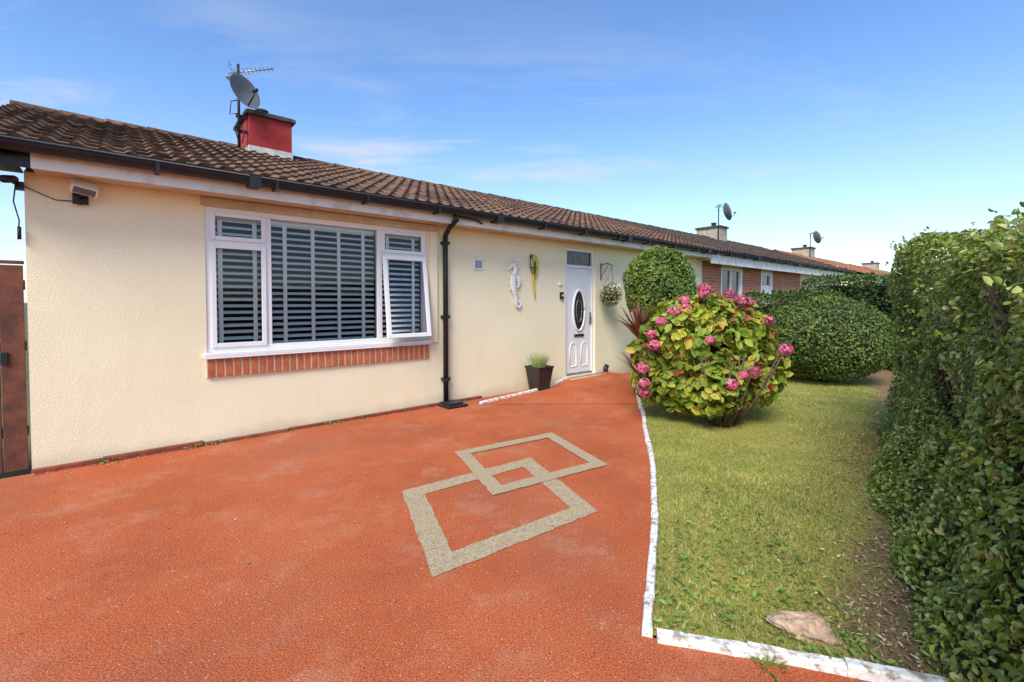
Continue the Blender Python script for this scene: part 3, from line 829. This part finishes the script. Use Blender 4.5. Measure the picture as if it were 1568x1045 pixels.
def shell_pts(c, rx, ry, rz, n, seed, bump, depth, floor, gap, cone):
    r = np.random.default_rng(seed); c = np.array(c)
    d = unit(r.normal(size=(n,3)))
    sc = 1 + bump*fbm(d, 4, seed) + bump*.5*fbm(d, 10, seed+1)
    rr = sc - r.exponential(depth, n)
    P = c + d*np.array([rx,ry,rz])*rr[:,None]
    if cone:
        k_ = 1 - cone*np.clip((P[:,2]-c[2])/rz, -1, 1); P[:,0] = c[0]+(P[:,0]-c[0])*k_; P[:,1] = c[1]+(P[:,1]-c[1])*k_
    k = (P[:,2] > floor) & (fbm(d, 7, seed+2) > gap)
    return P[k], d[k]
def ball(name, c, rx, ry, rz, n, leafL, mat, seed, bump=.05, depth=.05, core=.86, floor=.03, trunk=True, wr=.55, gap=-9, cone=0.0, lobes=()):
    P, dN = shell_pts(c, rx, ry, rz, n, seed, bump, depth, floor, gap, cone)
    Ps, Ds = [P], [dN]
    for i, (ox, oy, oz, lr, ln) in enumerate(lobes):
        p_, d_ = shell_pts((c[0]+ox, c[1]+oy, c[2]+oz), lr, lr, lr*.9, ln, seed+40+i, bump, depth, floor, gap, 0)
        Ps.append(p_); Ds.append(d_)
    P = np.concatenate(Ps); dN = np.concatenate(Ds)
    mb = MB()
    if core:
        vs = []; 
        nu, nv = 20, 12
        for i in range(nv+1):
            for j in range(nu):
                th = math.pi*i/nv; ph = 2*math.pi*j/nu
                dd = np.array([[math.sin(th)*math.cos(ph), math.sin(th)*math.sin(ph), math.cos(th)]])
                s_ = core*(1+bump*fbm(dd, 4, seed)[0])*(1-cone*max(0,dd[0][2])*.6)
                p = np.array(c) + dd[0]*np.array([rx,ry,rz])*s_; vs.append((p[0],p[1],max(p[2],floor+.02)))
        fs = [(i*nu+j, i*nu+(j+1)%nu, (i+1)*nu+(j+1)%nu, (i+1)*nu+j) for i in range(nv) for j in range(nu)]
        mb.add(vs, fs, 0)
    if trunk:
        for i in range(5):
            a = i*1.3; mb.tube([(c[0]+.05*math.cos(a),c[1]+.05*math.sin(a),-.02),(c[0]+.12*math.cos(a),c[1]+.12*math.sin(a),.25),(c[0]+.3*rx*math.cos(a),c[1]+.3*ry*math.sin(a),max(c[2]-rz*.4,.45))], [.035,.028,.015], 1, 7)
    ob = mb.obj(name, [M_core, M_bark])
    leaves('foliage', P, dN+np.array([0,0,.3]), leafL, wr, mat, parent=ob, jitter=.9)
    return ob
ball('topiary_shrub', (2.46,7.65,1.66), .58, .58, .64, 10000, .048, ML_box2, 21, floor=.8, bump=.085, depth=.07, cone=.07)
ball('clipped_dome_shrub', (5.45,7.95,.76), 1.02, .95, .75, 17000, .045, ML_box, 22, bump=.05, depth=.05, floor=.12)
ball('low_shrub', (2.45,7.0,.55), .5, .5, .6, 2500, .06, ML_back, 23)

# hydrangea -----------------------------------------------------------
hc = np.array([2.28,5.45,.80])
hy = ball('hydrangea_bush', hc, .66, .66, .60, 2600, .115, ML_hyd, 31, bump=.14, depth=.17, core=.55, floor=.10, trunk=False, wr=.62, gap=-.85, cone=.05,
          lobes=((-.36,-.15,.20,.42,750),(.38,-.05,.22,.40,700),(.02,-.1,.34,.40,700),(-.42,-.15,-.30,.40,750),(.42,-.15,-.22,.42,750),(-.08,-.40,-.32,.38,650),(-.60,-.1,-.02,.26,300),(.62,0,.02,.24,250)))
mb = MB()
for i in range(22):
    a = random.uniform(0, 6.28); R_ = random.uniform(.35,.75)
    b = (hc[0]+.12*math.cos(a)+.10, hc[1]+.12*math.sin(a)-.30)
    mb.tube([(b[0],b[1],0),(b[0]+.35*R_*math.cos(a),b[1]+.35*R_*math.sin(a),.33),(b[0]+.8*R_*math.cos(a),b[1]+.8*R_*math.sin(a)+.1,.85)], [.014,.011,.006], 0, 6)
mb.obj('stems', [M_bark], hy)
P, Q = [], []
flowers = [(-.48,-.38,.48,.08),(-.36,-.40,.52,.07),(-.05,-.15,.76,.07),(-.12,-.3,.70,.06),(.33,-.25,.62,.075),(.42,-.20,.60,.065),(.24,-.15,.70,.06),(.80,-.3,.06,.085),(.24,-.72,-.12,.07),(-.04,-.80,-.24,.065),(.10,-.76,-.16,.05),
           (-.70,-.38,.12,.07),(-.72,-.35,.24,.05),(-.80,-.30,-.14,.075),(-.80,-.37,-.30,.06),(-.62,-.38,.38,.06),(.55,-.42,.40,.045),(-.3,-.2,.62,.06),(.1,.1,.74,.06),(.75,.2,.3,.06),(-.20,-.66,.2,.045),(-.78,-.3,-.42,.06)]
for a, b, c_, r_ in flowers:
    k = 95; d = unit(rng.normal(size=(k,3))); p = hc + np.array([a,b,c_]) + d*np.array([1,1,.8])*r_
    P.append(p); Q.append(d)
leaves('flower_heads', np.concatenate(P), np.concatenate(Q), .036, .95, ML_pink, parent=hy, jitter=.3, fold=.1)

def straps(name, c, n, L, w, mat, up=1.0, spread=.6, droop=.5, parent=None, r0=.04, seed=1):
    r = np.random.default_rng(seed); V = []; F = []
    for i in range(n):
        a = r.uniform(0, 2*math.pi); ln = L*r.uniform(.7,1.1); sp = spread*r.uniform(.15,1)
        h = np.array([math.cos(a), math.sin(a), 0]); sd = np.array([-math.sin(a), math.cos(a), 0])
        b = np.array(c) + h*r0*r.uniform(0,1)
        o = len(V); K = 6
        for k in range(K+1):
            f = k/K
            p = b + h*sp*ln*f + np.array([0,0,1])*ln*(up*f - droop*sp*f*f)
            ww = w*(1-f)**.6*.5 if k < K else 0.0005
            V += [p-sd*ww, p+sd*ww]
        for k in range(K): F.append([o+2*k, o+2*k+1, o+2*k+3, o+2*k+2])
    return bulk(name, V, F, 4, [mat], parent)
mb = MB(); mb.tube([(1.86,6.5,-.02),(1.84,6.48,.5),(1.80,6.45,.90)], [.05,.045,.035], 0, 8)
co = mb.obj('cordyline', [M_bark])
straps('leaves', (1.80,6.45,.90), 110, .68, .035, ML_red, up=.88, spread=.85, droop=.6, parent=co, seed=5)
straps('leaves', (1.78,6.4,.40), 70, .6, .035, ML_red, up=.7, spread=.7, droop=.5, parent=co, seed=6)

# planter
mb = MB()
pc = (5.5, -.26)
def frust(mb, c, w0, w1, z0, z1, m):
    vs = [(c[0]+sx*w, c[1]+sy*w, z) for w, z in ((w0,z0),(w1,z1)) for sx, sy in ((-1,-1),(1,-1),(1,1),(-1,1))]
    mb.add(vs, [(0,3,2,1),(0,1,5,4),(1,2,6,5),(2,3,7,6),(3,0,4,7)], m)
frust(mb, pc, .105, .155, .005, .385, 0)
for sx, sy, a, b in ((0,-1,.165,.012),(0,1,.165,.012),(-1,0,.012,.14),(1,0,.012,.14)):
    x = pc[0]+sx*.153; y = pc[1]+sy*.153; mb.box(x-a, x+a, y-b, y+b, .386, .41, 0)
mb.poly([(pc[0]-.14,pc[1]-.14,.38),(pc[0]+.14,pc[1]-.14,.38),(pc[0]+.14,pc[1]+.14,.38),(pc[0]-.14,pc[1]+.14,.38)], 1)
pot = mb.obj('planter', [M_pot, M_bark], mw=HM, bevel=.004)
straps('ornamental_grass', (pc[0],pc[1],.37), 260, .30, .007, ML_potg, up=.9, spread=.6, droop=.35, parent=pot, r0=.12, seed=9)

# hanging basket
mb = MB(); bc = (7.32, -.24, 1.56)
mb.tube([(7.32,-.01,1.80),(7.32,-.01,2.12)], .009, 0, 6); mb.tube([(7.32,-.01,2.08),(7.32,-.15,2.11),(7.32,-.27,2.06),(7.32,-.24,2.02)], .008, 0, 6)
mb.tube([(7.32,-.01,1.86),(7.32,-.10,1.97),(7.32,-.18,2.09)], .006, 0, 6)
for k in range(3):
    a = k*2.1; mb.tube([(bc[0],bc[1],2.02),(bc[0]+.14*math.cos(a),bc[1]+.14*math.sin(a),1.60)], .003, 0, 4)
mb.lathe((bc[0],bc[1],1.42), [(0.001,0),(.07,.015),(.12,.07),(.145,.15),(.15,.16),(.13,.15)], 1, 16)
hb = mb.obj('hanging_basket', [M_black, M_bark], mw=HM)
n = 420; d = unit(rng.normal(size=(n,3))); 
P = np.array(bc)+np.array([0,0,-.04])+d*np.array([.18,.18,.21])*rng.uniform(.7,1.1,(n,1)); leaves('trailing_foliage', P, d, .045, .6, ML_box, parent=hb)
n = 120; d = unit(rng.normal(size=(n,3))); P = np.array(bc)+np.array([0,0,.02])+d*.20; leaves('flowers', P, d, .034, .95, ML_flow, parent=hb)

# ------------------------------------------------------------------ grass
poly_np = np.array(lawn)
def inside(x, y, poly):
    c = np.zeros(len(x), bool); j = len(poly)-1
    for i in range(len(poly)):
        xi, yi = poly[i]; xj, yj = poly[j]
        with np.errstate(divide='ignore', invalid='ignore'):
            t = ((yi > y) != (yj > y)) & (x < (xj-xi)*(y-yi)/(yj-yi+1e-12)+xi)
        c ^= t; j = i
    return c
def soilq(x, y):
    q = (x-H0[0])*HN[0] + (y-H0[1])*HN[1]
    return q + .20*np.maximum(3.6-y, 0) + .17 + .18*fbm(np.stack([x,y,0*x],1), 3.2, 77)
def lawn_pts(n, ymax=9.5, near=True):
    y = 1.45 + (ymax-1.45)*rng.uniform(0,1,n)**(1.9 if near else 1.0); x = rng.uniform(.55, 7.5, n)
    m = inside(x, y, poly_np) & (((x-H0[0])*HN[0]+(y-H0[1])*HN[1]) < .05) & (x < 1.2*y+.2)
    return x[m], y[m]
x, y = lawn_pts(380000)
q = soilq(x, y); pt = fbm(np.stack([x,y,0*x],1), 2.6, 41)
pr = np.clip(1-(q+.02)/.22, .14, 1)*np.clip(.70+.7*pt, .12, 1)
keep = rng.uniform(size=len(x)) < pr; x, y = x[keep], y[keep]
n = len(x); a = rng.uniform(0, 6.28, n); h = rng.uniform(.012,.030,n)*(1+.4*fbm(np.stack([x,y,0*x],1), 5, 5)); w = rng.uniform(.0018,.0035,n)*(1+y*.12)
le = rng.normal(size=(n,2))*.014
V = np.stack([np.stack([x-np.cos(a)*w, y-np.sin(a)*w, 0*x+.008],1), np.stack([x+np.cos(a)*w, y+np.sin(a)*w, 0*x+.008],1), np.stack([x+le[:,0], y+le[:,1], .012+np.maximum(h,.008)],1)],1)
bulk('lawn_grass', V, np.arange(n*3), 3, [ML_grass])
x, y = lawn_pts(12000, 3.4); m = fbm(np.stack([x,y,0*x],1), 4.5, 50) > .05; x, y = x[m][:3600], y[m][:3600]
P = np.stack([x, y, .02+rng.uniform(0,.025,len(x))],1)
leaves('lawn_weeds', P, np.tile([0,0,1.],(len(x),1)), .030, .5, ML_weed, jitter=.7)
tc_ = [(1.75,1.95),(1.35,1.82),(.97,2.35),(1.62,2.2),(1.15,2.9),(.98,1.72),(1.55,1.62),(2.0,1.72),(1.02,1.95),(1.9,2.1),(1.7,1.72),(2.1,2.3),(1.5,2.0),(1.85,1.8)]
for i, (a_, b_) in enumerate(tc_):
    if i == 0: wt = straps('weed_tufts', (a_,b_,.0), 26, .075, .010, ML_weed, up=.7, spread=1.1, droop=.6, r0=.05, seed=60)
    else: straps('tuft', (a_,b_,.0), 26, .075, .010, ML_weed, up=.7, spread=1.1, droop=.6, parent=wt, r0=.05, seed=60+i)
n = 4800; s = rng.uniform(-.9, 4, n); o = -rng.exponential(.30, n)
P = np.stack([H0[0]+s*HE[0]+o*HN[0], H0[1]+s*HE[1]+o*HN[1], .02+rng.uniform(0,.012,n)],1)
m = inside(P[:,0], P[:,1], poly_np)
leaves('fallen_leaves', P[m], np.tile([0,0,1.],(m.sum(),1)), .024, .42, ML_dead, jitter=.5)
n = 520; t = rng.uniform(0, 4.7, n); o = .06+rng.exponential(.05, n)
P = np.stack([-3.92+.759*t+.651*o, 3.698+.651*t-.759*o, np.full(n,.008)],1)
P2 = np.stack([rng.uniform(-4,2,260), rng.uniform(1.2,6,260), np.full(260,.008)],1)
P2 = P2[((P2[:,0]+3.92)*.651-(P2[:,1]-3.698)*.759 > .1) & (P2[:,0] < .5)]
PP = np.concatenate([P,P2]); leaves('drive_debris', PP, np.tile([0,0,1.],(len(PP),1)), .016, .6, ML_dead, jitter=.4)
t = np.concatenate([rng.normal(c, .05, 22) for c in (1.1,1.25,2.4,3.3,.5)]); o = .06+np.abs(rng.normal(0,.02,len(t)))
P = np.stack([-3.92+.759*t+.651*o, 3.698+.651*t-.759*o, rng.uniform(.01,.04,len(t))],1)
leaves('wall_base_weeds', P, np.tile([.3,-.3,1.],(len(t),1)), .022, .5, ML_weed)
mb = MB(); vs = []; nu, nv = 26, 15
for i in range(nv+1):
    for j in range(nu):
        th = math.pi*i/nv; ph = 2*math.pi*j/nu; d = Vector((math.sin(th)*math.cos(ph), math.sin(th)*math.sin(ph), math.cos(th)))
        s_ = 1+.34*noise.noise(d*1.7+Vector((4,1,2)))+.22*noise.noise(d*3.3)+.08*noise.noise(d*8)
        s_ = max(.78, min(s_, 1.10))
        v = Vector((d.x*.115*s_*(1-.25*d.x*(d.z>0)), d.y*.062*s_, d.z*.066*s_)); v.rotate(Matrix.Rotation(-.35,3,'Z')); vs.append(v+Vector((1.235,1.875,.030)))
mb.add(vs, [(i*nu+j, (i+1)*nu+j, (i+1)*nu+(j+1)%nu, i*nu+(j+1)%nu) for i in range(nv) for j in range(nu)], 0, False)
mb.obj('rock', [M_rock])

# ------------------------------------------------------------------ light and sky
sd = Vector((-.34, -.94, 0)).normalized(); el = math.radians(46)
sun_dir = Vector((sd.x*math.cos(el), sd.y*math.cos(el), math.sin(el)))
sl = bpy.data.lights.new('sun', 'SUN'); sl.energy = 4.6; sl.angle = math.radians(28); sl.color = (1, .945, .84)
so = bpy.data.objects.new('sun', sl); COL.objects.link(so); so.rotation_euler = sun_dir.to_track_quat('Z', 'Y').to_euler(); so.location = (0,0,20)
w = bpy.data.worlds.new('World'); scene.world = w; w.use_nodes = True; nt = w.node_tree
bg = nt.nodes['Background']; out = nt.nodes['World Output']
sky = nt.nodes.new('ShaderNodeTexSky'); sky.sky_type = 'NISHITA'; sky.sun_disc = False
sky.sun_elevation = el; sky.sun_rotation = math.atan2(sun_dir.x, sun_dir.y); sky.air_density = 1.0; sky.dust_density = .5; sky.ozone_density = 2.5
hs = nt.nodes.new('ShaderNodeHueSaturation'); hs.inputs['Saturation'].default_value = 1.16; hs.inputs['Value'].default_value = 1.72; hs.inputs['Hue'].default_value = .505
nt.links.new(sky.outputs[0], hs.inputs['Color']); nt.links.new(hs.outputs[0], bg.inputs[0]); bg.inputs[1].default_value = .15
tc = nt.nodes.new('ShaderNodeTexCoord'); s = nt.nodes.new('ShaderNodeSeparateXYZ'); nt.links.new(tc.outputs['Generated'], s.inputs[0])
zz = math_n(nt, 'ADD', math_n(nt, 'MAXIMUM', s.outputs[2], 0.0), .12)
cv = nt.nodes.new('ShaderNodeCombineXYZ')
nt.links.new(math_n(nt, 'MULTIPLY', math_n(nt, 'DIVIDE', s.outputs[0], zz), .6), cv.inputs[0])
nt.links.new(math_n(nt, 'MULTIPLY', math_n(nt, 'DIVIDE', s.outputs[1], zz), 1.6), cv.inputs[1])
cv.inputs[2].default_value = 3.3
n1 = N(nt, 'ShaderNodeTexNoise', Scale=1.7, Detail=10.0, Roughness=.60, Distortion=.4); nt.links.new(cv.outputs[0], n1.inputs['Vector'])
n2 = N(nt, 'ShaderNodeTexNoise', Scale=.6, Detail=2.0); nt.links.new(cv.outputs[0], n2.inputs['Vector'])
c1 = ramp(nt, n1.outputs[0], [(.47, 0.0), (.68, 1.0)]); c2 = ramp(nt, n2.outputs[0], [(.36, 0.1), (.56, 1.0)])
el_m = ramp(nt, s.outputs[2], [(.02, 1.0), (.33, 1.0), (.50, .15)])
lx = ramp(nt, math_n(nt, 'ADD', math_n(nt, 'MULTIPLY', s.outputs[0], -.5), .5), [(.15, .2), (.5, 1.0)])
fac = math_n(nt, 'MULTIPLY', c1.outputs[0], c2.outputs[0]); fac = math_n(nt, 'MULTIPLY', fac, el_m.outputs[0])
fac = math_n(nt, 'MULTIPLY', fac, lx.outputs[0]); fac = math_n(nt, 'MULTIPLY', fac, .75)
hz = ramp(nt, s.outputs[2], [(.0, .55), (.14, .22), (.36, 0.0)])
fac = math_n(nt, 'MAXIMUM', fac, hz.outputs[0])
bg2 = N(nt, 'ShaderNodeBackground', Strength=.86); bg2.inputs[0].default_value = (.90,.94,1,1)
mx = nt.nodes.new('ShaderNodeMixShader'); nt.links.new(fac, mx.inputs[0]); nt.links.new(bg.outputs[0], mx.inputs[1]); nt.links.new(bg2.outputs[0], mx.inputs[2])
nt.links.new(mx.outputs[0], out.inputs[0])

# ------------------------------------------------------------------ camera
cd = bpy.data.cameras.new('camera'); cam_o = bpy.data.objects.new('camera', cd); COL.objects.link(cam_o)
cd.sensor_width = 36; cd.lens = 16.07; cd.clip_end = 3000; cd.clip_start = .05
cam_o.location = (0, 0, 1.4); cam_o.rotation_euler = (math.radians(90-1.5), 0, 0); cd.shift_y = -.0263
scene.camera = cam_o
scene.view_settings.view_transform = 'Standard'; scene.view_settings.look = 'None'; scene.view_settings.exposure = 0
